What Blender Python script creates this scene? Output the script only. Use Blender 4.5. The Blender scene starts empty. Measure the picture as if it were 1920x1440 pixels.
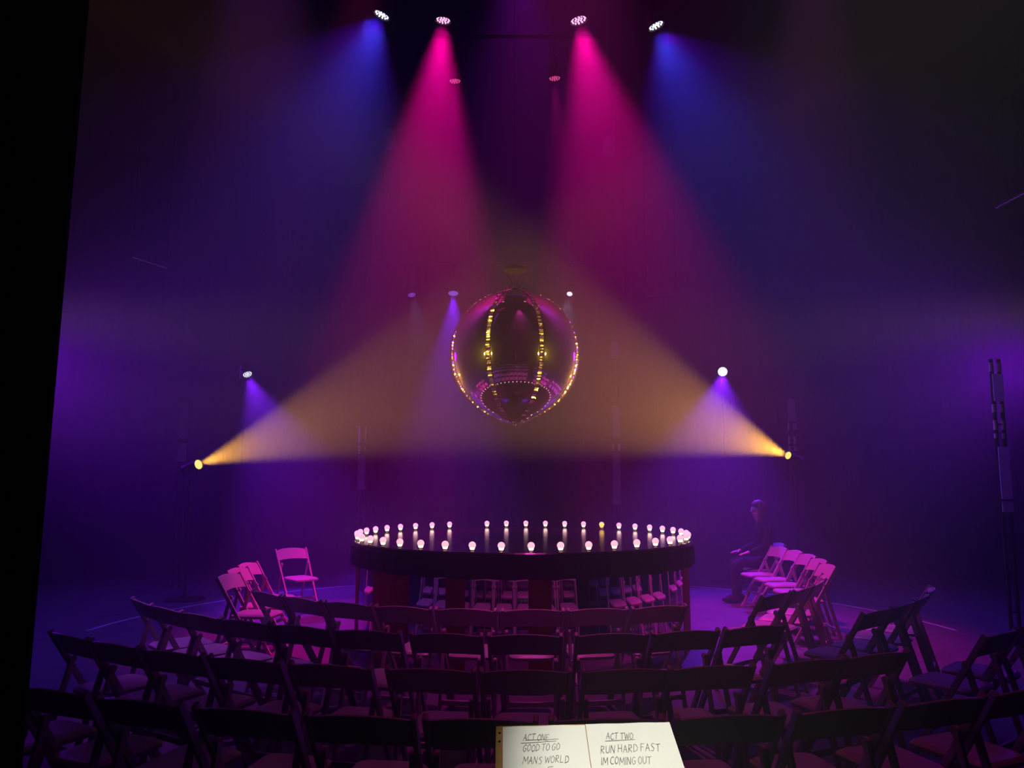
import bpy, bmesh, math, random
from mathutils import Vector, Matrix, Quaternion, noise
random.seed(7)
PI = math.pi
R = math.radians
sc = bpy.context.scene
C = sc.collection

# ------------------------------------------------------------------ camera
CAM = Vector((-0.11, -8.56, 1.695))
TH = math.atan(0.125)
F = 1440.0
cd = bpy.data.cameras.new('camera'); cam = bpy.data.objects.new('camera', cd); C.objects.link(cam)
cam.location = CAM; cam.rotation_euler = (PI/2 + TH, 0, 0)
cd.sensor_width = 36; cd.lens = 27.0; cd.clip_start = 0.02; cd.clip_end = 200
sc.camera = cam

def at(px, py, d):
    u = (px-960)/F; v = (720-py)/F
    w = Vector((u, math.cos(TH)-v*math.sin(TH), math.sin(TH)+v*math.cos(TH)))
    return CAM + w*(d/w.y)

# ------------------------------------------------------------------ world, exposure
w = bpy.data.worlds.new('world'); sc.world = w; w.use_nodes = True
w.node_tree.nodes['Background'].inputs[0].default_value = (0.010, 0.003, 0.03, 1)
w.node_tree.nodes['Background'].inputs[1].default_value = 0.0
sc.view_settings.view_transform = 'Standard'; sc.view_settings.look = 'None'
sc.view_settings.exposure = 0.0; sc.view_settings.gamma = 1.0
sc.view_settings.use_curve_mapping = False
cy = sc.cycles
cy.volume_bounces = 0; cy.max_bounces = 6; cy.diffuse_bounces = 2; cy.glossy_bounces = 4
cy.use_light_tree = True; cy.sample_clamp_indirect = 4.0; cy.caustics_reflective = False
cy.use_denoising = True
# theatrical haze fills the whole venue (homogeneous world volume)
vs_ = w.node_tree.nodes.new('ShaderNodeVolumeScatter')
vs_.inputs['Density'].default_value = 0.035; vs_.inputs['Anisotropy'].default_value = 0.50
vs_.inputs['Color'].default_value = (1, 1, 1, 1)
w.node_tree.links.new(vs_.outputs[0], w.node_tree.nodes['World Output'].inputs['Volume'])

# ------------------------------------------------------------------ lights (lamps of the rig, plus unseen fills added)
def spot(name, loc, target, col, power, size, blend=0.6, rad=0.05, shadow=True):
    l = bpy.data.lights.new(name, 'SPOT'); l.color = col; l.energy = power
    l.spot_size = R(size); l.spot_blend = blend; l.shadow_soft_size = rad
    o = bpy.data.objects.new(name, l); C.objects.link(o)
    loc = Vector(loc); d = (Vector(target)-loc).normalized()
    o.location = loc + d*0.06
    o.rotation_euler = d.to_track_quat('-Z', 'Y').to_euler()
    return o

BALL = at(965, 667, 8.56)
BALL_R = 0.735
PINK = (1.0, 0.0, 0.36); BLUE = (0.03, 0.06, 1.0); VIOL = (0.20, 0.01, 1.0)
YEL = (1.0, 0.62, 0.05); WARM = (1.0, 0.43, 0.04)
FIX = {   # name: (position, target, colour, power, cone, blend, face colour, face strength)
 'blue_l':  (at(716, 28, 8.8),  (-4.6, 0.6, 0.0), (0.004, 0.055, 1.0), 1050, 68, 1.0),
 'pink_l':  (at(831, 38, 8.8),  (-1.5, 0.6, 0.0), PINK, 4200, 40, 0.6),
 'pink_r':  (at(1085, 38, 8.8), (2.1, 0.4, 0.0),  PINK, 3100, 45, 0.6),
 'blue_r':  (at(1230, 48, 8.8), (4.4, 0.4, 0.0),  (0.004, 0.055, 1.0), 1050, 66, 1.0),
 'dim_l':   (at(853, 152, 10.2), (-0.78, 1.7, 0.0), PINK, 520, 20, 0.6),
 'dim_r':   (at(1040, 147, 10.2), (0.85, 1.7, 0.0), PINK, 520, 20, 0.6),
 'far_a':   (at(772, 553, 16.0), (-0.8, 5.0, 0.0), (0.2, 0.35, 1.0), 120, 36, 0.8),
 'far_b':   (at(850, 550, 16.0), (-1.2, 5.5, 0.0), VIOL, 2600, 42, 0.7),
 'far_c':   (at(1068, 551, 16.0), (0.0, 3.0, 0.6), (0.35, 0.5, 1.0), 120, 36, 0.8),
 'side_l':  (at(464, 702, 13.0), (-2.6, 2.5, 0.0), VIOL, 1300, 50, 0.7),
 'side_r':  (at(1355, 697, 13.0), (2.4, 2.0, 0.0), VIOL, 1300, 60, 0.7),
}
for k, v in FIX.items():
    spot('lamp_'+k, v[0], v[1], v[2], v[3], v[4], v[5], 0.09 if k[:4] in ('blue', 'pink') else 0.05)
YEL_L = at(372, 871, 11.2); YEL_R = at(1478, 854, 11.4)
AIM = BALL + Vector((0, 0, 0.05))
spot('lamp_follow_l', YEL_L, AIM, WARM, 2300, 27, 0.45, 0.04)
spot('lamp_follow_r', YEL_R, AIM, WARM, 2800, 31, 0.45, 0.04)
NEAR_L = Vector((-4.5, -4.6, 2.7)); NEAR_R = Vector((4.55, -4.5, 2.7))
spot('lamp_follow_nl', NEAR_L, BALL, YEL, 1700, 12.5, 0.5, 0.12)
spot('lamp_follow_nr', NEAR_R, BALL, YEL, 1700, 12.5, 0.5, 0.12)
# unseen fill spots added outside the frame to tint the haze
spot('lamp_wash_centre', (0, 3.5, 10.7), (0, 4.6, 0), (0.40, 0.0, 1.0), 450, 60, 1.0, 0.2)
spot('lamp_wash_left', (-11.7, 8.0, 4.2), (0.3, 0.8, 2.0), (0.24, 0.0, 1.0), 1400, 56, 1.0, 0.8)
spot('lamp_wash_right', (11.5, 8.0, 4.2), (-0.3, 0.8, 2.0), (0.26, 0.0, 1.0), 1100, 56, 1.0, 0.8)
spot('lamp_halo_left', FIX['blue_l'][0], (-5.6, 1.0, 0.0), (0.12, 0.0, 0.8), 300, 92, 0.3)  # extra wide spots added at both blue lamps to suggest the violet band
spot('lamp_halo_right', FIX['blue_r'][0], (5.4, 1.0, 0.0), (0.12, 0.0, 0.8), 300, 92, 0.3)
spot('lamp_front_row', (0.5, -2.0, 9.4), (0.2, -2.5, 0), (1.0, 0.05, 0.60), 1500, 23, 0.8, 0.1)  # unseen pink fill added to light the front row's stage side
spot('lamp_near_rows', (0.7, -2.6, 9.4), (0.6, -4.7, 0), (1.0, 0.03, 0.35), 230, 28, 0.9, 0.1)
spot('lamp_seats_left', (-2.3, -2.0, 9.2), (-2.35, -2.55, 0.4), (0.62, 0.08, 1.0), 1100, 16, 0.7, 0.1)  # unseen fills added to brighten the left and right seats
spot('lamp_seats_right', (2.9, -1.6, 8.8), (2.7, -1.3, 0.4), (0.9, 0.08, 0.8), 600, 17, 0.7, 0.1)
spot('lamp_chair_pink', (-1.2, -1.2, 8.8), (-3.1, -0.75, 0.4), (1.0, 0.02, 0.25), 900, 13, 0.6, 0.08)  # unseen pink fill added to make the three left chairs hotter
spot('lamp_side_fill', (6.4, -4.5, 6.6), (5.6, -0.2, 2.9), VIOL, 260, 26, 0.8, 0.1)  # unseen violet fill added for the right-edge tower plates
spot('lamp_reading', (0.05, -8.75, 2.35), (0.17, -7.32, 1.25), (1.0, 0.97, 0.86), 160, 22, 0.7, 0.03)  # unseen light added above the camera to brighten the pages

# ------------------------------------------------------------------ materials
def mat(name, col, rough=0.6, metal=0.0, bump=0.0, scale=20, var=0.0, spec=0.5, emit=None, es=0.0, coat=0.0):
    m = bpy.data.materials.new(name); m.use_nodes = True
    nt = m.node_tree; b = nt.nodes['Principled BSDF']
    b.inputs['Roughness'].default_value = rough; b.inputs['Metallic'].default_value = metal
    b.inputs['Specular IOR Level'].default_value = spec; b.inputs['Coat Weight'].default_value = coat
    tc = nt.nodes.new('ShaderNodeTexCoord'); n = nt.nodes.new('ShaderNodeTexNoise')
    n.inputs['Scale'].default_value = scale; n.inputs['Detail'].default_value = 4
    nt.links.new(tc.outputs['Object'], n.inputs['Vector'])
    r = nt.nodes.new('ShaderNodeValToRGB')
    r.color_ramp.elements[0].position = 0.3; r.color_ramp.elements[1].position = 0.7
    r.color_ramp.elements[0].color = tuple(c*(1-var) for c in col)+(1,)
    r.color_ramp.elements[1].color = tuple(min(1, c*(1+var)) for c in col)+(1,)
    nt.links.new(n.outputs['Fac'], r.inputs['Fac']); nt.links.new(r.outputs['Color'], b.inputs['Base Color'])
    if bump:
        bp = nt.nodes.new('ShaderNodeBump'); bp.inputs['Strength'].default_value = bump; bp.inputs['Distance'].default_value = 0.01
        nt.links.new(n.outputs['Fac'], bp.inputs['Height']); nt.links.new(bp.outputs['Normal'], b.inputs['Normal'])
    if emit:
        b.inputs['Emission Color'].default_value = tuple(emit)+(1,); b.inputs['Emission Strength'].default_value = es
    return m
M = {
 'chair': mat('chair_resin', (0.52, 0.50, 0.47), 0.38, var=0.04, scale=8),
 'bolt': mat('bolt_steel', (0.6, 0.6, 0.6), 0.3, 1.0),
 'rubber': mat('rubber', (0.02, 0.02, 0.02), 0.8),
 'black': mat('black_paint', (0.012, 0.012, 0.014), 0.5, var=0.2),
 'matte': mat('matte_black', (0.004, 0.004, 0.004), 0.9, var=0.2, spec=0.1),
 'drape': mat('black_drape', (0.006, 0.006, 0.007), 0.95, bump=0.2, scale=60, var=0.2, spec=0.05),
 'wall': mat('black_serge', (0.002, 0.002, 0.0025), 1.0, bump=0.1, scale=40, var=0.2, spec=0.0),
 'floor': mat('floor_deck', (0.12, 0.115, 0.13), 0.6, bump=0.05, scale=3, var=0.22, spec=0.3),
 'line': mat('tape_white', (0.7, 0.7, 0.7), 0.6),
 'stagetop': mat('stage_gloss', (0.010, 0.009, 0.013), 0.16, var=0.2, scale=5, bump=0.02),
 'valance': mat('valance_black', (0.012, 0.008, 0.010), 0.8, bump=0.6, scale=18, var=0.4),
 'mirror': mat('mirror_panel', (0.62, 0.55, 0.62), 0.03, 1.0, bump=0.015, scale=3),
 'redpanel': mat('red_panel', (0.30, 0.0, 0.015), 0.7, var=0.1),
 'ball': mat('mirror_foil', (0.95, 0.90, 0.84), 0.03, 1.0, bump=0.02, scale=2.2),
 'seam': mat('foil_seam', (0.95, 0.88, 0.7), 0.2, 1.0),
 'metal': mat('truss_alloy', (0.5, 0.5, 0.52), 0.35, 1.0),
 'pale': mat('pale_panel', (0.38, 0.38, 0.40), 0.4),
 'dull': mat('dull_grey', (0.02, 0.02, 0.022), 0.8),
 'worn': mat('white_plate', (0.75, 0.75, 0.78), 0.5),  # pale plate lightened to stand in for light missing at the right edge
 'paper': mat('paper', (0.86, 0.86, 0.80), 0.8, var=0.015, scale=6, bump=0.05),
 'ink': mat('pencil', (0.16, 0.16, 0.17), 0.8),
 'card': mat('cardboard', (0.42, 0.22, 0.07), 0.8, var=0.12, scale=30),
 'skin': mat('skin', (0.72, 0.48, 0.40), 0.5),
 'cloth': mat('dark_cloth', (0.02, 0.018, 0.03), 0.9, bump=0.3, scale=50),
 'trouser': mat('dark_trousers', (0.03, 0.03, 0.055), 0.9, bump=0.2, scale=50),
 'hair': mat('brown_hair', (0.22, 0.13, 0.08), 0.5, bump=0.6, scale=60, var=0.3),
 'bulb': mat('bulb_glow', (0.9, 0.7, 0.7), 0.2, emit=(1.0, 0.55, 0.62), es=1.3),
 'bulbhot': mat('bulb_filament', (0.9, 0.8, 0.7), 0.2, emit=(1.0, 0.80, 0.62), es=5.0),
 'bulbyel': mat('bulb_yellow', (0.9, 0.8, 0.3), 0.2, emit=(1.0, 0.62, 0.12), es=1.8),
 'socket': mat('socket_brass', (0.5, 0.35, 0.2), 0.4, 0.8),
 'led_white': mat('led_white', (1, 1, 1), emit=(0.85, 0.85, 1.0), es=1.8),
 'led_pink': mat('led_pink', (1, 0.6, 0.8), emit=(1.0, 0.45, 0.78), es=1.8),
 'led_dim': mat('led_dim_pink', (1, 0.6, 0.8), emit=(1.0, 0.10, 0.38), es=0.7),
 'led_viol': mat('led_violet', (0.5, 0.4, 1), emit=(0.28, 0.10, 0.85), es=0.9),
 'led_yel': mat('lens_yellow', (1, 0.8, 0.3), emit=(1.0, 0.80, 0.12), es=1.6),
 'led_hot': mat('lens_hot', (1, 0.8, 0.3), emit=(1.0, 0.70, 0.10), es=36),
 'glassdark': mat('lens_off', (0.25, 0.25, 0.3), 0.1, spec=0.8),
}

# ------------------------------------------------------------------ mesh helpers
def obj(name, bm, m, parent=None, smooth=False, loc=None):
    bmesh.ops.recalc_face_normals(bm, faces=bm.faces)
    me = bpy.data.meshes.new(name); bm.to_mesh(me); bm.free()
    me.materials.append(m)
    if smooth:
        for p in me.polygons: p.use_smooth = True
        me.set_sharp_from_angle(angle=R(35))
    o = bpy.data.objects.new(name, me); C.objects.link(o)
    if parent is not None: o.parent = parent
    if loc is not None: o.location = loc
    return o
def thing(name, label, cat, loc=(0, 0, 0), rz=0, group=None):
    o = bpy.data.objects.new(name, None); C.objects.link(o); o.empty_display_size = 0.1
    o.location = loc; o.rotation_euler = (0, 0, rz); o['label'] = label; o['category'] = cat
    if group: o['group'] = group
    return o
def tag(o, label, cat, group=None, kind=None):
    o['label'] = label; o['category'] = cat
    if group: o['group'] = group
    if kind: o['kind'] = kind
    return o
def struct(o):
    o['kind'] = 'structure'; return o
def box(bm, c, s, mtx=None, bev=0.0):
    r = bmesh.ops.create_cube(bm, size=1.0)
    vs = r['verts']
    for v in vs: v.co = Vector((v.co.x*s[0], v.co.y*s[1], v.co.z*s[2]))
    if bev:
        es = list({e for v in vs for e in v.link_edges})
        rr = bmesh.ops.bevel(bm, geom=es, offset=bev, segments=2, affect='EDGES', profile=0.7)
        vs = list({v for f in rr['faces'] for v in f.verts} | {v for v in vs if v.is_valid})
    for v in vs:
        v.co = v.co + Vector(c)
        if mtx: v.co = mtx @ v.co
    return vs
def tube(bm, a, b, r, r2=None, seg=10, cap=True):
    a = Vector(a); b = Vector(b); d = (b-a); r2 = r if r2 is None else r2
    if d.length < 1e-6: return
    q = d.normalized().to_track_quat('Z', 'Y')
    A = [bm.verts.new(a + q @ Vector((r*math.cos(2*PI*i/seg), r*math.sin(2*PI*i/seg), 0))) for i in range(seg)]
    B = [bm.verts.new(b + q @ Vector((r2*math.cos(2*PI*i/seg), r2*math.sin(2*PI*i/seg), 0))) for i in range(seg)]
    for i in range(seg):
        bm.faces.new((A[i], A[(i+1) % seg], B[(i+1) % seg], B[i]))
    if cap: bm.faces.new(A[::-1]); bm.faces.new(B)
def beam(bm, a, b, wx, wy, bev=0.004, side=Vector((1, 0, 0))):
    """rectangular bar from a to b; wx measured along side, wy across it"""
    a = Vector(a); b = Vector(b); z = (b-a).normalized(); y = z.cross(side).normalized(); x = y.cross(z)
    m = Matrix((( x.x, y.x, z.x, (a.x+b.x)/2), (x.y, y.y, z.y, (a.y+b.y)/2), (x.z, y.z, z.z, (a.z+b.z)/2), (0, 0, 0, 1)))
    box(bm, (0, 0, 0), (wx, wy, (b-a).length), m, bev)
def lathe(bm, prof, seg=24, mtx=None, closed=False, a0=0, a1=2*PI):
    full = abs(a1-a0-2*PI) < 1e-6
    n = seg if full else seg+1
    rings = []
    for (r, z) in prof:
        ring = []
        for i in range(n):
            a = a0+(a1-a0)*i/seg
            v = Vector((r*math.cos(a), r*math.sin(a), z))
            if mtx: v = mtx @ v
            ring.append(bm.verts.new(v))
        rings.append(ring)
    for j in range(len(rings)-1):
        for i in range(seg):
            k = (i+1) % n
            try: bm.faces.new((rings[j][i], rings[j][k], rings[j+1][k], rings[j+1][i]))
            except ValueError: pass
    if full:
        for ring in (rings[0], rings[-1]):
            try: bm.faces.new(ring)
            except ValueError: pass
    return rings
def BM(): return bmesh.new()
def dup(root, loc, rz, label, group=None):
    r = root.copy(); C.objects.link(r); r.location = loc; r.rotation_euler = (0, 0, rz); r['label'] = label
    if group: r['group'] = group
    for ch in list(root.children):
        c = ch.copy(); C.objects.link(c); c.parent = r
        for g in ch.children:
            d = g.copy(); C.objects.link(d); d.parent = c
    return r

# ------------------------------------------------------------------ the room
bm = BM(); box(bm, (0, 2, -0.1), (34, 34, 0.2)); fl = struct(obj('floor', bm, M['floor']))
bm = BM(); box(bm, (0, 2, 11.1), (34, 34, 0.2)); struct(obj('ceiling', bm, M['wall']))
# curved curtain wall, folds as real pleats, in four sides
def pleated(name, a0, a1, rad, h, cx=0, cy_=2, n=260, amp=0.05, m='wall'):
    bm = BM(); rows = []
    for j in range(2):
        row = []
        for i in range(n+1):
            a = a0+(a1-a0)*i/n; rr = rad + amp*math.sin(i*1.9)+0.03*math.sin(i*0.73)
            row.append((bm.verts.new((cx+rr*math.sin(a), cy_-rr*math.cos(a), j*h)),
                        bm.verts.new((cx+(rr+0.05)*math.sin(a), cy_-(rr+0.05)*math.cos(a), j*h))))
        rows.append(row)
    for i in range(n):
        A, B = rows[0][i], rows[0][i+1]; a, b = rows[1][i], rows[1][i+1]
        bm.faces.new((A[0], B[0], b[0], a[0])); bm.faces.new((A[1], a[1], b[1], B[1]))
        bm.faces.new((a[0], b[0], b[1], a[1])); bm.faces.new((A[0], A[1], B[1], B[0]))
    bm.faces.new([rows[0][0][0], rows[1][0][0], rows[1][0][1], rows[0][0][1]])
    bm.faces.new([rows[0][n][0], rows[0][n][1], rows[1][n][1], rows[1][n][0]])
    return obj(name, bm, M[m], smooth=False)
for nm, a0, a1 in (('wall_back', 135, 225), ('wall_right', 45, 135), ('wall_left', 225, 315), ('wall_front', -45, 45)):
    struct(pleated(nm, R(a0), R(a1), 14.0, 11.0))
# white ring line on the floor behind the stage
bm = BM()
for i in range(96):
    a0, a1 = R(95+170*i/96), R(95+170*(i+1)/96); q = []
    for a, rr in ((a0, 4.92), (a1, 4.92), (a1, 4.97), (a0, 4.97)):
        q.append(bm.verts.new((rr*math.sin(a), -rr*math.cos(a), 0.002)))
    bm.faces.new(q)
tag(obj('floor_line', bm, M['line']), 'thin white curved line marked on the floor behind the round stage', 'floor marking')

# black masking drape at the left edge of the view
def drape():
    d = 2.5; x0 = at(85, 1440, d).x - 0.0
    bm = BM(); top = 4.6; n = 60
    rows = []
    for (z, xe) in ((0.0, -1.645), (top, -1.585)):
        f = []; b = []
        for i in range(n+1):
            t = i/n; y = CAM.y+d+0.05*math.sin(t*40)*min(1, t*8); x = xe - t*2.6
            f.append(bm.verts.new((x, y, z))); b.append(bm.verts.new((x, y+0.02, z)))
        rows.append((f, b))
    (f0, b0), (f1, b1) = rows
    for i in range(n):
        bm.faces.new((f0[i], f0[i+1], f1[i+1], f1[i])); bm.faces.new((b0[i], b1[i], b1[i+1], b0[i+1]))
        bm.faces.new((f1[i], f1[i+1], b1[i+1], b1[i])); bm.faces.new((f0[i], b0[i], b0[i+1], f0[i+1]))
    bm.faces.new((f0[0], f1[0], b1[0], b0[0])); bm.faces.new((f0[n], b0[n], b1[n], f1[n]))
    o = obj('masking_curtain', bm, M['drape'])
    tag(o, 'tall black masking curtain filling the left edge of the view', 'curtain')
drape()

# ------------------------------------------------------------------ round stage
SR = 1.82; SH = 1.070
st = thing('round_stage', 'round raised stage with black valance, mirrored sides and glossy black top', 'stage')
bm = BM(); lathe(bm, [(0.0001, SH), (SR-0.012, SH), (SR, SH-0.012), (SR, SH-0.05), (SR-0.02, SH-0.05), (0.0001, SH-0.05)], 128)
obj('deck', bm, M['stagetop'], st)
bm = BM(); n = 220                                   # gathered valance
rings = []
for rr, z in ((SR+0.01, SH-0.03), (SR+0.012, SH-0.12), (SR+0.016, SH-0.225), (SR-0.004, SH-0.225), (SR-0.004, SH-0.03)):
    ring = []
    for i in range(n):
        a = 2*PI*i/n; k = rr + (0.006*math.sin(i*1.3)+0.004*math.sin(i*0.37) if rr > SR else 0)
        zz = z - (0.006*math.sin(i*0.9) if z < SH-0.2 else 0)
        ring.append(bm.verts.new((k*math.cos(a), k*math.sin(a), zz)))
    rings.append(ring)
for j in range(5):
    for i in range(n):
        A, B = rings[j], rings[(j+1) % 5]; bm.faces.new((A[i], A[(i+1) % n], B[(i+1) % n], B[i]))
obj('valance', bm, M['valance'], st, True)
RED = [(-54, -36), (-23, -17), (1, 7.5), (62, 76), (100, 112), (140, 156), (190, 200), (235, 250), (280, 292)]
def arc_panel(name, a0, a1, m, rad=1.775):
    bm = BM(); k = max(2, int((a1-a0)/2)); rows = []
    for i in range(k+1):
        a = R(a0+(a1-a0)*i/k)
        rows.append([bm.verts.new((r_*math.sin(a), -r_*math.cos(a), z)) for (r_, z) in ((rad, 0.0), (rad, SH-0.06), (rad-0.02, SH-0.06), (rad-0.02, 0.0))])
    for i in range(k):
        for j in range(4):
            bm.faces.new((rows[i][j], rows[i+1][j], rows[i+1][(j+1) % 4], rows[i][(j+1) % 4]))
    bm.faces.new(rows[0]); bm.faces.new(rows[-1][::-1])
    o = obj(name, bm, m, st, name == 'mirror_panel')
    return o
cur = -54
for (a, b) in RED:
    if a > cur: arc_panel('mirror_panel', cur, a, M['mirror'])
    o = arc_panel('red_panel', a, b, M['redpanel'], 1.778); o['label'] = 'dark red panel'
    cur = b
arc_panel('mirror_panel', cur, 306, M['mirror'])

# globe bulbs round the rim
def make_bulb(label, group, yellow=False):
    t = thing('globe_bulb', label, 'light bulb', group=group); t.scale = (1.18, 1.18, 1.18)
    bm = BM(); lathe(bm, [(0.017, 0), (0.018, 0.004), (0.014, 0.007), (0.0135, 0.018)], 12); obj('socket', bm, M['socket'], t)
    bm = BM(); lathe(bm, [(0.0125, 0.016), (0.017, 0.022), (0.019, 0.028), (0.0195, 0.034)], 14)
    obj('neck', bm, M['bulbyel' if yellow else 'bulbhot'], t, True)
    prof = [(0.0195, 0.034)]+[(0.027*math.cos(R(e)), 0.050+0.027*math.sin(R(e))) for e in range(-38, 90, 12)]+[(0.0005, 0.077)]
    bm = BM(); lathe(bm, prof, 14); obj('globe', bm, M['bulbyel' if yellow else 'bulb'], t, True)
    return t
NB = 43; first = None; BR = 1.775
ordn = ['first', 'second', 'third', 'fourth', 'fifth', 'sixth', 'seventh', 'eighth', 'ninth', 'tenth', 'eleventh', 'twelfth', 'thirteenth', 'fourteenth', 'fifteenth', 'sixteenth', 'seventeenth', 'eighteenth', 'nineteenth', 'twentieth', 'twenty-first', 'twenty-second']
MISSING = 24
for k in range(NB):
    if k == MISSING: continue
    a = R(1.8+360*k/NB); loc = (BR*math.sin(a), -BR*math.cos(a), SH)
    if k == 17:
        b = make_bulb('yellow-glowing globe bulb on the far rim of the stage', 'globe bulbs round the stage rim', True); b.location = loc; continue
    if k <= 11: lab = 'lit globe bulb on the near stage rim, %s rightward from centre' % ordn[k]
    elif k >= 33: lab = 'lit globe bulb on the near stage rim, %s leftward from centre' % ordn[NB-1-k]
    elif k < 17: lab = 'lit globe bulb on the far rim, %s right of the yellow bulb' % ordn[16-k]
    elif k < MISSING: lab = 'lit globe bulb on the far rim, %s left of the yellow bulb' % ordn[k-18]
    else: lab = 'lit globe bulb on the far rim, %s left of the empty socket' % ordn[k-MISSING-1]
    if first is None: first = make_bulb(lab, 'globe bulbs round the stage rim'); first.location = loc
    else: dup(first, loc, 0, lab)

# ------------------------------------------------------------------ folding chairs
def make_chair(label, group):
    t = thing('folding_chair', label, 'chair', group=group)
    m = M['chair']
    # uprights: from back top down to the front foot
    top = lambda s: Vector((s*0.212, -0.255, 0.800)); foot = lambda s: Vector((s*0.186, 0.225, 0.0))
    for s in (-1, 1):
        bm = BM(); beam(bm, foot(s), top(s), 0.022, 0.036, 0.006)
        o = obj('front_leg', bm, m, t)
    up = lambda z: 0.225-0.48*z/0.8
    for s in (-1, 1):
        bm = BM(); a = Vector((s*0.181, up(0.60)+0.01, 0.615)); b = Vector((s*0.172, -0.300, 0.0))
        beam(bm, b, a, 0.020, 0.034, 0.005)
        tube(bm, a+Vector((-0.010, 0, 0)), a+Vector((0.010, 0, 0)), 0.021, seg=14)
        obj('rear_leg', bm, m, t)
    # backrest: arched, curved in plan
    bm = BM(); n = 14; F1 = []
    for i in range(n+1):
        u = -1+2*i/n; x = u*0.202; bow = -0.030*(1-u*u)
        zt = 0.785+0.022*(1-u*u); zb = 0.665+0.012*(1-u*u)
        yt = up(zt)+bow; yb = up(zb)+bow
        F1.append([bm.verts.new((x, yb-0.009, zb)), bm.verts.new((x, yb+0.009, zb)), bm.verts.new((x, yt+0.009, zt-0.003)), bm.verts.new((x, yt, zt)), bm.verts.new((x, yt-0.009, zt-0.003))])
    for i in range(n):
        for j in range(5):
            bm.faces.new((F1[i][j], F1[i+1][j], F1[i+1][(j+1) % 5], F1[i][(j+1) % 5]))
    bm.faces.new(F1[0][::-1]); bm.faces.new(F1[-1])
    obj('backrest', bm, m, t)
    # seat with rounded pad
    bm = BM(); n = 16; prof = []
    ring_o = []
    def rr(sc_, z, y0=0.055):
        pts = []
        for i in range(48):
            a = 2*PI*i/48; c, s = math.cos(a), math.sin(a); e = 0.35
            wx = 0.162 + (0.014 if s > 0 else 0)*min(1, max(0, s)*1.2)
            pts.append(bm.verts.new((math.copysign(abs(c)**e, c)*wx*sc_, y0+math.copysign(abs(s)**e, s)*0.205*sc_, z)))
        return pts
    rs = [rr(0.97, 0.425), rr(1.0, 0.430), rr(1.0, 0.446), rr(0.965, 0.452), rr(0.90, 0.461), rr(0.70, 0.466)]
    for j in range(len(rs)-1):
        for i in range(48): bm.faces.new((rs[j][i], rs[j][(i+1) % 48], rs[j+1][(i+1) % 48], rs[j+1][i]))
    bm.faces.new(rs[0][::-1]); bm.faces.new(rs[-1])
    obj('seat', bm, m, t)
    for (y, z, w) in ((up(0.20), 0.20, 0.184), (-0.300+0.2*0.16/0.6, 0.16, 0.166)):
        bm = BM(); box(bm, (0, y, z), (2*w, 0.018, 0.034), None, 0.004); obj('stretcher', bm, m, t)
    for s in (-1, 1):
        bm = BM(); tube(bm, (s*0.185, up(0.60)+0.01, 0.615), (s*0.221, up(0.60)+0.01, 0.615), 0.008, seg=8); obj('pivot_bolt', bm, M['bolt'], t)
    return t
chair0 = None
def place(x, y, ang, label, group, tilt=0):
    """ang: world direction (deg) the sitter faces; local +y is forward"""
    global chair0
    rz = R(ang)-PI/2
    if chair0 is None:
        chair0 = make_chair(label, group); chair0.location = (x, y, 0); chair0.rotation_euler = (0, 0, rz); return chair0
    return dup(chair0, (x, y, 0), rz, label, group)
def ring_chair(r, az, label, group, jit=1.5):
    a = R(az); x = r*math.sin(a); y = -r*math.cos(a)
    face = math.degrees(math.atan2(-y, -x)) + random.uniform(-jit, jit)
    # back top sits 0.255 behind the chair origin: shift inwards so the BACK is on the ring
    k = (r-0.255)/r
    return place(x*k, y*k, face, label, group)
rowname = {'A': 'row nearest the stage', 'B': 'second row from the stage', 'C': 'third row from the stage', 'D': 'row just beyond the script'}
rad = {'A': 3.05, 'B': 3.92, 'C': 4.76, 'D': 5.51}
AZK = {'A': 1.046, 'B': 1.046, 'C': 1.036, 'D': 1.027}
middle = {
 'A': [0.6+8.4*k for k in range(2, -6, -1)],
 'B': [20.0, 13.2, 6.8, -0.4, -7.0, -14.0, -20.3, -26.6, -32.9, -39.2, -45.4],
 'C': [21.5, 16.2, 10.2, 5.1, -0.5, -5.8, -11.7, -17.3, -22.9, -28.2, -33.6],
 'D': [22.2, 17.3, 12.4, 7.5, 2.6, -2.3, -7.1, -12.0, -17.0, -22.0, -27],
}
look = {'A': 'purple-lit folding chair', 'B': 'folding chair with dark back', 'C': 'black folding chair', 'D': 'large black folding chair'}
grp = {'A': 'chairs of the centre block, row nearest the stage', 'B': 'chairs of the centre block, second row', 'C': 'chairs of the centre block, third row', 'D': 'chairs of the centre block, nearest row'}
for rw in 'ABCD':
    for i, az in enumerate(middle[rw]):
        ring_chair(rad[rw], az*AZK[rw], '%s, %s, %s leftward from the right aisle' % (look[rw], rowname[rw], ordn[i]), grp[rw])
for i, az in enumerate([41, 50, 59, 68]):
    ring_chair(rad['A'], az, 'folding chair seen from behind, inner row right of aisle, %s from aisle' % ordn[i], 'inner row chairs right of the aisle')
for i, az in enumerate([38.5, 45.3, 52.1, 58.9]):
    ring_chair(rad['B'], az, 'near-black folding chair, second row right of aisle, %s from aisle' % ordn[i], 'second row chairs right of the aisle')
for i, az in enumerate([36, 42]):
    ring_chair(rad['C'], az, ['near-black folding chair at the right edge, third row, beside the aisle', 'near-black folding chair at the right edge, third row, beyond the aisle chair'][i], 'third row chairs right of the aisle')
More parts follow.
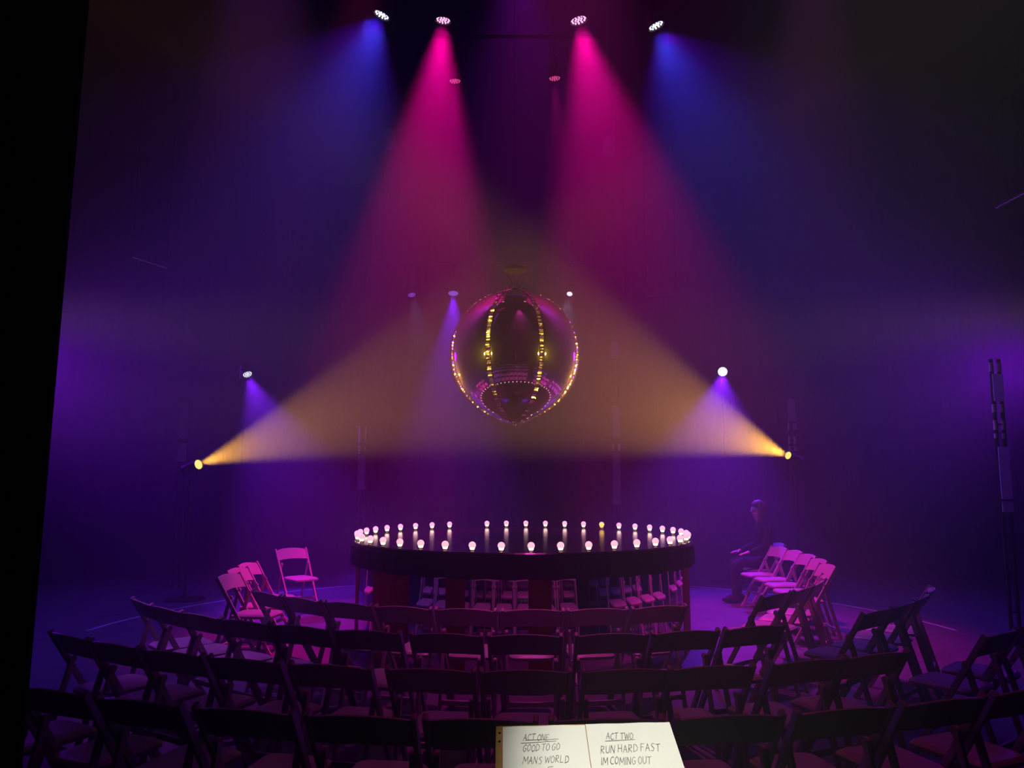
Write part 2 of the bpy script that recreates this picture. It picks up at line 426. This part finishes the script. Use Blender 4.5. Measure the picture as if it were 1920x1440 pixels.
# far right pink chairs facing left, straight line
pinkr = [(1462, 1025.5, 10.5), (1491, 1030, 9.98), (1516, 1038.5, 9.45), (1537, 1047, 8.9), (1553, 1058, 8.32)]
for i, (px, py, d) in enumerate(pinkr):
    p = at(px, py, d); f = 188+ i*-2
    u = Vector((math.cos(R(f)), math.sin(R(f))))
    place(p.x+u.x*0.255, p.y+u.y*0.255, f, 'pink-lit folding chair facing left by the seated person, %s from the far end' % ordn[i], 'pink-lit chairs on the right')
pinkl = [(428, 1071, 7.48), (444, 1061.5, 7.98), (463, 1052, 8.48)]
for i, (px, py, d) in enumerate(pinkl):
    p = at(px, py, d); f = -8
    u = Vector((math.cos(R(f)), math.sin(R(f))))
    place(p.x+u.x*0.255, p.y+u.y*0.255, f, ['hot-pink folding chair on the left facing right, nearest of three', 'hot-pink folding chair on the left facing right, middle of three', 'hot-pink folding chair on the left facing right, farthest of three'][i], 'three hot-pink chairs on the left')
p = at(545, 1026, 10.3); f = -90+42; u = Vector((math.cos(R(f)), math.sin(R(f))))
place(p.x+u.x*0.255, p.y+u.y*0.255, f, 'lone violet-lit folding chair standing apart at the left of the stage', 'single chair left of the stage')

# ------------------------------------------------------------------ inflatable mirror ball
def ball_pt(lon, lat, extra=0.0):
    g = ((lon+PI/8) % (PI/4)) - PI/8
    dd = abs(g)
    dist = (PI/8 - dd)                 # distance from the gore edge
    near = math.exp(-(dist/0.035)**2)
    r = BALL_R*(1 - 0.006*near*math.cos(lat) - 0.004*math.cos(g*8)**2*0)
    z = math.sin(lat); c = math.cos(lat)
    if z < -0.93: r *= 1+0.045*((-z-0.93)/0.07)**2
    if z > 0.95: r *= 1+0.02*((z-0.95)/0.05)**2
    r += extra
    return Vector((r*c*math.sin(lon), -r*c*math.cos(lon), r*z))
bl = thing('mirror_ball', 'large smooth inflated silver mirror ball with glinting vertical seams above the stage', 'mirror ball', BALL)
bm = BM(); nl = 256; nz = 120; rows = []
off = PI/8
for j in range(nz+1):
    lat = -PI/2+0.02+(PI-0.04)*j/nz
    rows.append([bm.verts.new(ball_pt(2*PI*i/nl+0, lat)) for i in range(nl)])
for j in range(nz):
    for i in range(nl): bm.faces.new((rows[j][i], rows[j][(i+1) % nl], rows[j+1][(i+1) % nl], rows[j+1][i]))
bm.faces.new(rows[0][::-1]); bm.faces.new(rows[-1])
obj('foil_sphere', bm, M['ball'], bl, True)
for s in range(8):
    bm = BM(); lon0 = s*PI/4+PI/8      # seams sit 22.5 deg either side of the camera axis
    rs = []; n = 210; rnd = random.Random(s)
    for j in range(n+1):
        lat = -PI/2+0.05+(PI-0.10)*j/n; row = []; jr = rnd.uniform(-0.006, 0.006)
        for k in range(5):
            wdt = 0.025*(k-2)/2/max(0.25, math.cos(lat))/BALL_R*0.9
            p = ball_pt(lon0+wdt, lat, 0.006+(0.0012 if k == 2 else 0.0) + jr + rnd.uniform(-0.0008, 0.0008)*(k in (1, 2, 3)))
            row.append(bm.verts.new(p))
        rs.append(row)
    for j in range(n):
        for k in range(4): bm.faces.new((rs[j][k], rs[j][k+1], rs[j+1][k+1], rs[j+1][k]))
    obj('seam', bm, M['seam'], bl, False)
bm = BM(); lathe(bm, [(0.001, -0.045), (0.012, -0.040), (0.016, -0.02), (0.03, 0.0), (0.02, 0.02)], 16, Matrix.Translation((0, 0, -BALL_R-0.015)))
obj('tip', bm, M['seam'], bl, True)
bm = BM()
lathe(bm, [(0.10, 0.0), (0.10, 0.015), (0.03, 0.03), (0.02, 0.05)], 20, Matrix.Translation((0, 0, BALL_R-0.005)))
obj('top_cap', bm, M['black'], bl, True)
bm = BM()
for (x, y) in ((-0.10, 0.0), (0.0, 0.02), (0.10, 0.0)):
    for i in range(16):
        a, b = 2*PI*i/16, 2*PI*(i+1)/16
        tube(bm, (x+0.022*math.cos(a), y, BALL_R+0.04+0.03*math.sin(a)), (x+0.022*math.cos(b), y, BALL_R+0.04+0.03*math.sin(b)), 0.004, seg=6)
obj('shackle', bm, M['bolt'], bl)
# hoist plate and cables
hz = BALL + Vector((0, 0, BALL_R+0.26))
h = thing('hoist_plate', 'faint round hoist plate on cables just above the mirror ball', 'hoist', hz)
bm = BM(); lathe(bm, [(0.001, -0.015), (0.13, -0.015), (0.14, 0.0), (0.13, 0.02), (0.001, 0.02)], 28); obj('plate', bm, M['matte'], h, True)
bm = BM()
for i in range(3):
    a = 2*PI*i/3+0.4; tube(bm, (0.02*math.cos(a), 0.02*math.sin(a), -0.18), (0.11*math.cos(a), 0.11*math.sin(a), 0.0), 0.003, seg=6)
tube(bm, (0, 0, 0), (0, 0, 11.0-hz.z), 0.0025, seg=6)
obj('cable', bm, M['matte'], h)

# ------------------------------------------------------------------ lamps of the rig
def fixture(name, pos, target, face, label, group, cat='stage light', rad_=0.10, ln=0.22, top=None, single=False, hood=0.0):
    pos = Vector(pos); d = (Vector(target)-pos).normalized()
    q = d.to_track_quat('-Z', 'Y').to_matrix().to_4x4()
    t = thing(name, label, cat, pos, 0, group)
    bm = BM()
    lathe(bm, [(rad_*0.45, ln), (rad_*0.8, ln-0.02), (rad_*0.92, ln*0.6), (rad_*0.92, ln*0.45), (rad_*1.0, ln*0.42), (rad_*1.0, 0.0), (rad_*1.06, -0.012-hood), (rad_*0.97+hood*0.02, -0.012-hood), (rad_*0.95, 0.012), (0.001, 0.012)], 28, q)
    obj('lamp_body', bm, M['black'], t)
    bm = BM()
    if single:
        lathe(bm, [(0.001, -0.012), (rad_*0.5, -0.010), (rad_*0.93, 0.004), (rad_*0.93, 0.010), (0.001, 0.010)], 28, q)
        obj('lens', bm, face, t, True)
    else:
        pts = [(0, 0)]+[(0.36*math.cos(2*PI*i/6), 0.36*math.sin(2*PI*i/6)) for i in range(6)]+[(0.74*math.cos(2*PI*(i+.5)/12), 0.74*math.sin(2*PI*(i+.5)/12)) for i in range(12)]
        for (x, y) in pts:
            lathe(bm, [(0.001, -0.006), (rad_*0.08, -0.004), (rad_*0.115, 0.004), (rad_*0.115, 0.014), (0.001, 0.014)], 10, q @ Matrix.Translation((x*rad_, y*rad_, 0)))
        obj('led_lenses', bm, face, t, True)
    # yoke: two arms and a bridge, then a clamp to the bar above (or a stand below)
    side = Vector((0, 0, 1)).cross(d)
    side = side.normalized() if side.length > 1e-3 else Vector((1, 0, 0))
    piv = -d*ln*0.45
    updir = Vector((0, 0, 1)) if top else Vector((0, 0, -1))
    bm = BM()
    for s in (-1, 1):
        a = piv+side*s*(rad_+0.012); beam(bm, a, a+updir*(rad_*1.9), 0.006, 0.03, 0.001, side)
        tube(bm, piv+side*s*(rad_*0.9), piv+side*s*(rad_+0.03), 0.015, seg=10)
    a = piv+updir*(rad_*1.9); beam(bm, a-side*(rad_+0.015), a+side*(rad_+0.015), 0.03, 0.006, 0.001, side.cross(updir))
    obj('yoke', bm, M['black'], t)
    bm = BM()
    if top:
        tube(bm, a, Vector((a.x, a.y, top-pos.z-0.02)), 0.012)
        box(bm, (a.x, a.y, top-pos.z-0.03), (0.05, 0.05, 0.05), None, 0.006)
        obj('clamp', bm, M['black'], t)
    return t, pos+piv+updir*(rad_*1.9)
B1 = 7.95
fx = [
 ('led_wash_light', 'blue_l', 'led_white', 'LED wash light with white dots aimed outward, top left, throwing the left blue beam', 0.105),
 ('led_wash_light', 'pink_l', 'led_pink', 'LED wash light throwing the left of the two big magenta beams', 0.098),
 ('led_wash_light', 'pink_r', 'led_pink', 'LED wash light throwing the right of the two big magenta beams', 0.11),
 ('led_wash_light', 'blue_r', 'led_white', 'LED wash light with white dots, top right, throwing the right blue beam', 0.105),
 ('led_wash_light', 'dim_l', 'led_dim', 'dim pink stage light hanging below the left magenta lamp', 0.09),
 ('led_wash_light', 'dim_r', 'led_dim', 'dim pink stage light hanging below the right magenta lamp', 0.09),
]
for nm, k, face, lab, rd in fx:
    v = FIX[k]; fixture(nm, v[0], v[1], M[face], lab, 'overhead wash lights', rad_=rd, top=(B1 if k in ('blue_l', 'pink_l', 'pink_r', 'blue_r') else 7.95))
fixture('led_wash_light', FIX['far_a'][0], FIX['far_a'][1], M['led_viol'], 'small dim bluish stage light, leftmost behind the mirror ball', 'far stage lights behind the ball', rad_=0.09, top=6.3)
fixture('led_wash_light', FIX['far_b'][0], FIX['far_b'][1], M['led_viol'], 'violet stage light throwing a violet beam left of the mirror ball', 'far stage lights behind the ball', rad_=0.115, top=6.3, single=True)
fixture('led_wash_light', FIX['far_c'][0], FIX['far_c'][1], M['led_white'], 'small white stage light just right of the mirror ball top', 'far stage lights behind the ball', rad_=0.065, top=6.3, single=True)
def bar(y, z, x0, x1, label):
    bm = BM(); tube(bm, (x0, 0, 0), (x1, 0, 0), 0.024, seg=12)
    t = thing('lighting_bar', label, 'lighting bar', (0, y, z), 0, 'black lighting bars')
    obj('pipe', bm, M['matte'], t)
    for x in (x0+0.3, x1-0.3):
        bm = BM(); tube(bm, (x, 0, 0), (x, 0, 11.0-z), 0.006, seg=6); obj('hanging_wire', bm, M['matte'], t)
bar(CAM.y+8.8+0.02, B1, -3.0, 3.2, 'black overhead bar carrying the four bright lamps at the top')
bar(CAM.y+10.2+0.02, 7.95, -1.9, 1.6, 'black overhead bar carrying the two dim pink lamps')
bar(CAM.y+16.0+0.02, 6.3, -3.2, 2.6, 'black overhead bar behind the mirror ball')
def stand(pos, base_z=0.0, label='', group='lamp stands'):
    t = thing('lamp_stand', label, 'stand', (pos.x, pos.y, 0), 0, group)
    bm = BM(); tube(bm, (0, 0, 0.06), (0, 0, pos.z), 0.018); obj('pole', bm, M['black'], t)
    bm = BM(); lathe(bm, [(0.28, 0), (0.28, 0.015), (0.05, 0.03), (0.03, 0.08), (0.02, 0.08)], 24); obj('base_plate', bm, M['black'], t)
for k, lab, lab2, face in (('side_l', 'dotted white stage light above the left yellow spotlight', 'black lamp stand carrying the dotted white light on the left', 'led_white'), ('side_r', 'glaring white stage light above the right yellow spotlight', 'black lamp stand carrying the glaring white light on the right', 'led_white')):
    t, p = fixture('led_wash_light', FIX[k][0], FIX[k][1] if k == 'side_l' else CAM+Vector((1.5, 0, -1.2)), M[face], lab, 'side stage lights', rad_=0.085, single=(k == 'side_r'))
    stand(p, 0, lab2)
for pos, lab, lab2, rd in ((YEL_L, 'left spotlight with yellow lens throwing an orange beam at the ball', 'black stand carrying the left yellow spotlight', 0.075), (YEL_R, 'right spotlight with yellow lens throwing an orange beam at the ball', 'black stand carrying the right yellow spotlight', 0.06)):
    t, p = fixture('profile_spotlight', pos, AIM, M['led_yel'], lab, 'yellow spotlights aimed at the ball', rad_=rd, ln=0.34, single=True)
    stand(p, 0, lab2)
for pos, s in ((NEAR_L, 'left'), (NEAR_R, 'right')):
    t, p = fixture('profile_spotlight', pos, BALL, M['led_hot'], 'yellow spotlight seen only as the %s starburst reflected in the ball' % s, 'spotlights reflected in the ball', rad_=0.21, ln=0.34, single=True, hood=0.6)
    stand(p, 0, 'black stand of the spotlight reflected as the %s starburst' % s)
# two unlit pale lamp housings hanging among the beams
for px, py, s in ((1145, 262, 'right'), (728, 250, 'left')):
    p = at(px, py, 12.0)
    t = thing('moving_head_light', 'unlit pale lamp housing hanging in the %s magenta haze' % s, 'stage light', p, 0, 'unlit hanging lamps')
    bm = BM(); lathe(bm, [(0.05, 0.06), (0.085, 0.03), (0.10, -0.10), (0.09, -0.24), (0.075, -0.26), (0.001, -0.26)], 20, Matrix.Rotation(R(14 if s == 'right' else -14), 4, 'Y')); obj('lamp_housing', bm, M['pale'], t, True)
    bm = BM(); tube(bm, (0, 0, 0.05), (0, 0, 11.0-p.z), 0.014); obj('drop_pipe', bm, M['black'], t)

# ------------------------------------------------------------------ light towers with pale plates
def tower(px, d, segs, wpx, label, pm='pale'):
    base = at(px, 900, d); t = thing('truss_tower', label, 'truss tower', (base.x, base.y, 0), 0, 'slim truss towers round the ring')
    W = wpx*d/F/2
    def z(py): return at(px, py, d).z
    ztop = z(segs[0][1])+0.04
    for s in (-1, 1):
        bm = BM(); tube(bm, (s*W, 0, 0), (s*W, 0, ztop), 0.020, seg=10); obj('upright_tube', bm, M['black'], t)
    for k in [q for q in (0.3, 0.7, 1.1, 1.5, 1.9, 2.3, 2.7, 3.1, 3.5) if q < ztop]:
        bm = BM(); tube(bm, (-W, 0, k), (W, 0, k), 0.009, seg=8); obj('rung', bm, M['black'], t)
    for kind, y0, y1 in segs:
        bm = BM(); za, zb = z(y1), z(y0)
        if kind == 'plate':
            box(bm, (0, -0.035, (za+zb)/2), (2*W+0.03, 0.012, zb-za), None, 0.003); obj('cover_plate', bm, M[pm], t)
        else:
            for s in (-1, 1): tube(bm, (s*W, 0, za), (s*W, 0, zb), 0.024, seg=12)
            obj('bare_sleeves', bm, M['metal'], t)
tower(1882, 8.4, [('tube', 680, 697), ('plate', 702, 753), ('tube', 758, 773), ('tube', 788, 806), ('tube', 813, 822), ('plate', 838, 936), ('plate', 941, 960)], 15, 'slim tower with pale plates at the far right edge', 'worn')
tower(1489, 11.8, [('plate', 748, 790), ('tube', 794, 806), ('tube', 818, 832), ('tube', 836, 846)], 10, 'slim tower with pale plate right of the right yellow spotlight')
tower(1156, 14.5, [('plate', 640, 672), ('plate', 760, 822), ('tube', 832, 846), ('plate', 850, 946)], 11, 'slim tower with pale plates behind the stage, right of the ball')
tower(678, 14.5, [('tube', 800, 830), ('tube', 836, 851), ('plate', 854, 918)], 10, 'slim tower with bright sleeve behind the stage, left of the ball')
tower(340, 12.4, [('plate', 752, 822), ('plate', 830, 866)], 12, 'faint slim tower behind the left yellow spotlight')

# faint slanted bars caught by the light
def stick(a, b, r, label):
    a = Vector(a); b = Vector(b)
    t = thing('rigging_bar', label, 'rigging bar', a, 0)
    bm = BM(); tube(bm, (0, 0, 0), b-a, r, seg=10); obj('pipe', bm, M['metal'], t)
    for q in (Vector((0, 0, 0)), b-a):
        bm = BM(); tube(bm, q, (q.x, q.y, 11.0-a.z), 0.004, seg=6); obj('hanging_wire', bm, M['matte'], t)
stick(at(248, 482, 13), at(313, 503, 13.4), 0.02, 'faint slanted bar in the purple haze at upper left')
stick(at(1212, 555, 14), at(1268, 549, 14), 0.025, 'faint pale bar in the haze right of the ball')
stick(at(1868, 390, 9), at(1925, 360, 8.6), 0.012, 'thin grey slanted bar at the upper right edge')

# ------------------------------------------------------------------ seated person
def skinned(name, verts, edges, m, parent, sub=2):
    me = bpy.data.meshes.new(name)
    me.from_pydata([v[0] for v in verts], edges, []); o = bpy.data.objects.new(name, me); C.objects.link(o); o.parent = parent
    me.materials.append(m)
    md = o.modifiers.new('skin', 'SKIN'); md.use_smooth_shade = True
    for i, v in enumerate(verts):
        sv = me.skin_vertices[0].data[i]; r = v[1]; sv.radius = r if isinstance(r, tuple) else (r, r); sv.use_root = (i == 0)
    s = o.modifiers.new('sub', 'SUBSURF'); s.levels = s.render_levels = sub
    return o
def person():
    # local: faces +y, seat at z 0.47
    base = at(1436, 1120, 11.1); base.z = 0
    px_, py_ = base.x, base.y
    f = 183
    ch = place(px_-0.03, py_, f, 'folding chair under the seated person on the right', 'chair under the person')
    t = thing('person', 'person in dark clothes sitting sideways on a chair behind the right pink chairs', 'person', (px_-0.03, py_, 0), R(f)-PI/2)
    V = [((0, -0.03, 0.56), (0.15, 0.12)), ((0, -0.06, 0.72), (0.125, 0.10)), ((0, -0.055, 0.90), (0.15, 0.11)), ((0, -0.03, 1.03), (0.13, 0.09)), ((0, 0.0, 1.11), (0.055, 0.055)),
         ((0.17, -0.02, 1.02), 0.055), ((0.22, 0.02, 0.78), 0.043), ((0.15, 0.24, 0.70), 0.034),
         ((-0.17, -0.02, 1.02), 0.055), ((-0.22, 0.02, 0.78), 0.043), ((-0.15, 0.22, 0.70), 0.034)]
    E = [(0, 1), (1, 2), (2, 3), (3, 4), (3, 5), (5, 6), (6, 7), (3, 8), (8, 9), (9, 10)]
    skinned('jacket', V, E, M['cloth'], t)
    V = [((0, -0.05, 0.55), (0.15, 0.10))]; E = []
    for s, kx, kn, ft in ((-1, 0.12, (0.47, 0.55), (0.44, 0.10)), (1, 0.10, (0.42, 0.56), (0.30, 0.10))):
        i = len(V)
        V += [((s*0.09, 0.06, 0.545), 0.085), ((s*kx, 0.28, 0.55), 0.075), ((s*kx, kn[0], kn[1]-0.02), 0.062), ((s*kx, (kn[0]+ft[0])/2, 0.32), 0.055), ((s*kx, ft[0], 0.10), 0.048)]
        E += [(0, i), (i, i+1), (i+1, i+2), (i+2, i+3), (i+3, i+4)]
    skinned('trousers', V, E, M['trouser'], t)
    for s, kx, fy in ((-1, 0.12, 0.44), (1, 0.10, 0.30)):
        bm = BM(); bmesh.ops.create_uvsphere(bm, u_segments=16, v_segments=10, radius=1)
        for v in bm.verts: v.co = Vector((s*kx+v.co.x*0.045, fy+0.07+v.co.y*0.135, 0.048+max(-0.046, v.co.z*0.05*(1.1-0.4*v.co.y))))
        obj('shoe', bm, M['rubber'], t, True)
    # head: one skinned body piece with neck, nose, jaw
    V = [((0, 0.02, 1.10), 0.05), ((0, 0.035, 1.16), 0.048), ((0, 0.045, 1.215), (0.062, 0.072)), ((0, 0.05, 1.275), (0.074, 0.088)), ((0, 0.035, 1.325), (0.062, 0.075)),
         ((0, 0.125, 1.222), 0.020), ((0, 0.150, 1.245), 0.011)]
    skinned('head', V, [(0, 1), (1, 2), (2, 3), (3, 4), (2, 5), (3, 6)], M['skin'], t)
    bm = BM()
    for s in (-1, 1):
        r_ = bmesh.ops.create_uvsphere(bm, u_segments=10, v_segments=8, radius=0.011)
        for v in r_['verts']: v.co += Vector((s*0.03, 0.124, 1.272))
    obj('eyes', bm, M['glassdark'], t, True)
    bm = BM()
    for s in (-1, 1):
        r_ = bmesh.ops.create_uvsphere(bm, u_segments=10, v_segments=8, radius=1)
        for v in r_['verts']: v.co = Vector((s*0.078+v.co.x*0.008, 0.04+v.co.y*0.018, 1.255+v.co.z*0.03))
    obj('ears', bm, M['skin'], t, True)
    bm = BM(); bmesh.ops.create_uvsphere(bm, u_segments=28, v_segments=18, radius=1)
    dead = []
    for v in bm.verts:
        c = v.co.copy(); v.co = Vector((c.x*0.104, 0.022+c.y*0.115, 1.30+c.z*0.115 if c.z > 0 else 1.30+c.z*0.24))
        if c.y > 0.3 and c.z < 0.5: v.co.y = 0.022+0.3*0.115
        v.co += Vector((1, 1, 1))*0.004*noise.noise(v.co*60)
    obj('hair', bm, M['hair'], t, True)
    # hands: palm, four fingers, thumb, resting forward on the thighs
    for s, bx, by in ((1, 0.15, 0.24), (-1, -0.15, 0.22)):
        V = [((bx, by, 0.70), 0.028), ((bx, by+0.05, 0.685), (0.038, 0.018)), ((bx, by+0.09, 0.675), (0.040, 0.016))]; E = [(0, 1), (1, 2)]
        for k, (fx_, l_) in enumerate(((-0.030, 0.062), (-0.010, 0.074), (0.010, 0.070), (0.030, 0.054))):
            i = len(V); V += [((bx+fx_, by+0.10, 0.674), 0.0095), ((bx+fx_*1.1, by+0.10+l_*0.5, 0.668), 0.009), ((bx+fx_*1.15, by+0.10+l_*0.9, 0.650), 0.0078)]
            E += [(2, i), (i, i+1), (i+1, i+2)]
        i = len(V); V += [((bx-s*0.048, by+0.055, 0.680), 0.011), ((bx-s*0.066, by+0.09, 0.668), 0.009)]; E += [(1, i), (i, i+1)]
        skinned('hand', V, E, M['skin'], t, 1)
person()

# ------------------------------------------------------------------ script on the music stand
TL = at(930, 1368, 1.34); TRt = at(1256, 1360, 1.34)
ux = (TRt-TL); Wd = ux.length; ux.normalize()
TILT = R(24)
down = Vector((0, -math.cos(TILT), -math.sin(TILT))); down = (down - ux*down.dot(ux)).normalized()
nrm = ux.cross(-down).normalized()
if nrm.z < 0: nrm = -nrm
def PP(u, v, h=0.0): return TL + ux*u + down*v + nrm*h
def slab(name, u0, u1, v0, v1, h0, h1, m, skew=0.0, wav=0.0):
    bm = BM(); n = 16; o = TL
    g = {}
    for i in range(n+1):
        for j in range(n+1):
            u = u0+(u1-u0)*i/n; v = v0+(v1-v0)*j/n
            uu = u + skew*(v-v0)*(i/n)
            hh = h1 + wav*(0.5+0.5*math.sin(i*0.7+j*0.35))*math.sin(PI*i/n)
            g[i, j] = bm.verts.new(PP(uu, v, hh)-o)
    for i in range(n):
        for j in range(n): bm.faces.new((g[i, j], g[i+1, j], g[i+1, j+1], g[i, j+1]))
    ext = bmesh.ops.extrude_face_region(bm, geom=list(bm.faces))
    for v in ext['geom']:
        if isinstance(v, bmesh.types.BMVert): v.co -= nrm*(h1-h0)
    return obj(name, bm, m, None, False, o)
cb = slab('cardboard_folder', 0.0, Wd, -0.003, 0.235, 0.0, 0.004, M['card'])
tag(cb, 'brown cardboard folder under the set list pages, edge showing at left', 'folder')
bm = BM()
for v in (0.013, 0.032):
    lathe(bm, [(0.0001, 0.0042), (0.0022, 0.0042), (0.0022, 0.0046), (0.0001, 0.0046)], 12, Matrix.Translation(PP(0.0062, v)-TL) @ nrm.to_track_quat('Z', 'Y').to_matrix().to_4x4())
obj('punched_hole', bm, M['black'], cb)
midu = Wd*0.512
p1 = slab('set_list_page', 0.0115, midu-0.0006, 0.0015, 0.215, 0.005, 0.0062, M['paper'], wav=0.0012)
tag(p1, 'white handwritten page headed ACT ONE, left on the folder', 'paper', 'handwritten set list pages')
p2 = slab('set_list_page', midu+0.0006, Wd-0.001, 0.0, 0.215, 0.005, 0.0062, M['paper'], skew=0.03, wav=0.0012)
tag(p2, 'white handwritten page headed ACT TWO, right on the folder', 'paper', 'handwritten set list pages')
G = {  # stroke letters in a 0..1 box
 'A': [[(0, 0), (.45, 1), (.9, 0)], [(.15, .4), (.8, .42)]],
 'C': [[(.9, .9), (.5, 1), (.1, .7), (.05, .3), (.4, 0), (.9, .1)]],
 'T': [[(0, .95), (1, 1)], [(.5, .98), (.45, 0)]],
 'O': [[(.5, 1), (.1, .75), (.05, .3), (.4, 0), (.85, .2), (.95, .7), (.5, 1)]],
 'N': [[(0, 0), (.08, 1), (.8, 0), (.9, 1)]],
 'E': [[(.85, 1), (.1, .95), (.05, 0), (.85, .03)], [(.08, .5), (.7, .52)]],
 'G': [[(.9, .9), (.5, 1), (.1, .7), (.05, .3), (.4, 0), (.85, .15), (.85, .48), (.5, .48)]],
 'D': [[(.1, 0), (.12, 1), (.6, .95), (.95, .6), (.85, .2), (.1, 0)]],
 'M': [[(0, 0), (.1, 1), (.5, .3), (.9, 1), (1, 0)]],
 'S': [[(.85, .95), (.4, 1), (.15, .75), (.8, .35), (.6, 0), (.1, .05)]],
 'W': [[(0, 1), (.25, 0), (.5, .8), (.75, 0), (1, 1)]],
 'R': [[(.1, 0), (.12, 1), (.7, .95), (.75, .6), (.12, .5), (.85, 0)]],
 'L': [[(.1, 1), (.08, 0), (.8, .03)]],
 'U': [[(.05, 1), (.1, .2), (.45, 0), (.85, .2), (.9, 1)]],
 'H': [[(.08, 0), (.1, 1)], [(.9, 0), (.88, 1)], [(.08, .5), (.9, .52)]],
 'F': [[(.1, 0), (.12, 1), (.85, 1)], [(.1, .55), (.7, .57)]],
 'I': [[(.5, 0), (.5, 1)]],
}
WAD = {'I': 0.35, 'M': 1.25, 'W': 1.25}
def write(bm, page_o, text, px0, px1, pyc, hpx, slope=0.0):
    """text spanning photo columns px0..px1 on the sheet, its letters hpx tall"""
    def uv(px, py):      # intersect the pixel ray with the sheet plane
        u = (px-960)/F; v = (720-py)/F
        w_ = Vector((u, math.cos(TH)-v*math.sin(TH), math.sin(TH)+v*math.cos(TH)))
        tt = (PP(0, 0, 0.0078)-CAM).dot(nrm)/w_.dot(nrm); P = CAM+w_*tt-TL
        return P.dot(ux), P.dot(down)
    a = uv(px0, pyc); b = uv(px1, pyc+slope); hh = uv(px0, pyc+hpx/2)[1]-uv(px0, pyc-hpx/2)[1]
    if text == '_':
        strokes = [[(0, 0.5), (1, 0.5)]]; tot = 1; seq = [(strokes, 0, 1)]
    else:
        adv = [(0.45 if c == ' ' else WAD.get(c, 1.0)+0.18) for c in text]; tot = sum(adv)-0.18; seq = []; x = 0
        for c, ad in zip(text, adv):
            if c != ' ': seq.append((G[c], x, ad-0.18))
            x += ad
    wv = Vector((b[0]-a[0], b[1]-a[1])); th = 0.00042
    for strokes, x0, wd in seq:
        jy = random.uniform(-0.08, 0.08)
        for s in strokes:
            pts = []
            for (gx, gy) in s:
                q = Vector(a)+wv*((x0+gx*wd)/tot); q.y -= (gy-0.5+jy)*hh; q.x += (gy-0.5)*hh*0.15
                pts.append(q)
            for i in range(len(pts)-1):
                d_ = pts[i+1]-pts[i]
                if d_.length < 1e-7: continue
                nn = Vector((-d_.y, d_.x)).normalized()*th; e = d_.normalized()*th*0.6
                bm.faces.new([bm.verts.new(PP(c.x, c.y, 0.0079)-TL) for c in (pts[i]+nn-e, pts[i+1]+nn+e, pts[i+1]-nn+e, pts[i]-nn-e)])
bm = BM()
write(bm, p1, 'ACT ONE', 982, 1030, 1382, 12)
write(bm, p1, '_', 985, 1047, 1388, 12, -2); write(bm, p1, '_', 977, 1043, 1394, 12, -4)
write(bm, p1, 'GOOD TO GO', 981, 1050, 1403, 13, -3)
write(bm, p1, 'MANS WORLD', 981, 1067, 1426, 13, -3)
write(bm, p1, 'E', 1026, 1038, 1444, 13, -1)
w1 = obj('handwriting', bm, M['ink'], None); w1.parent = p1
bm = BM()
write(bm, p2, 'ACT TWO', 1137, 1187, 1380, 12, -1); write(bm, p2, '_', 1135, 1190, 1390, 10, -3)
write(bm, p2, 'RUN HARD FAST', 1126, 1238, 1405, 14, -4)
write(bm, p2, 'IM COMING OUT', 1127, 1221, 1427, 14, -2)
w2 = obj('handwriting', bm, M['ink'], None); w2.parent = p2
# stand
cU = Wd/2
ms = thing('music_stand', 'black music stand holding the handwritten set list', 'music stand', (PP(cU, 0.14).x, PP(cU, 0.14).y, 0))
o0 = ms.location
bm = BM()
vs = []
for h in (-0.003, -0.0008):
    for (u, v) in ((0.012, 0.006), (Wd-0.012, 0.006), (Wd-0.012, 0.236), (0.012, 0.236)): vs.append(bm.verts.new(PP(u, v, h)-o0))
bm.faces.new(vs[:4]); bm.faces.new(vs[4:])
for i in range(4): bm.faces.new((vs[i], vs[(i+1) % 4], vs[4+(i+1) % 4], vs[4+i]))
obj('desk', bm, M['black'], ms)
bm = BM()
beam(bm, PP(0.012, 0.238, 0.010)-o0, PP(Wd-0.012, 0.238, 0.010)-o0, 0.004, 0.026, 0.001, down)
obj('ledge', bm, M['black'], ms)
pt = PP(cU, 0.14, -0.004)-o0
bm = BM(); tube(bm, pt, (pt.x, pt.y, 0.35), 0.010); tube(bm, (pt.x, pt.y, 0.75), (pt.x, pt.y, 0.20), 0.014); obj('pole', bm, M['black'], ms)
for i in range(3):
    a = 2*PI*i/3+0.5; bm = BM(); tube(bm, (pt.x, pt.y, 0.32), (pt.x+0.26*math.cos(a), pt.y+0.26*math.sin(a), 0.01), 0.008); obj('leg', bm, M['black'], ms)
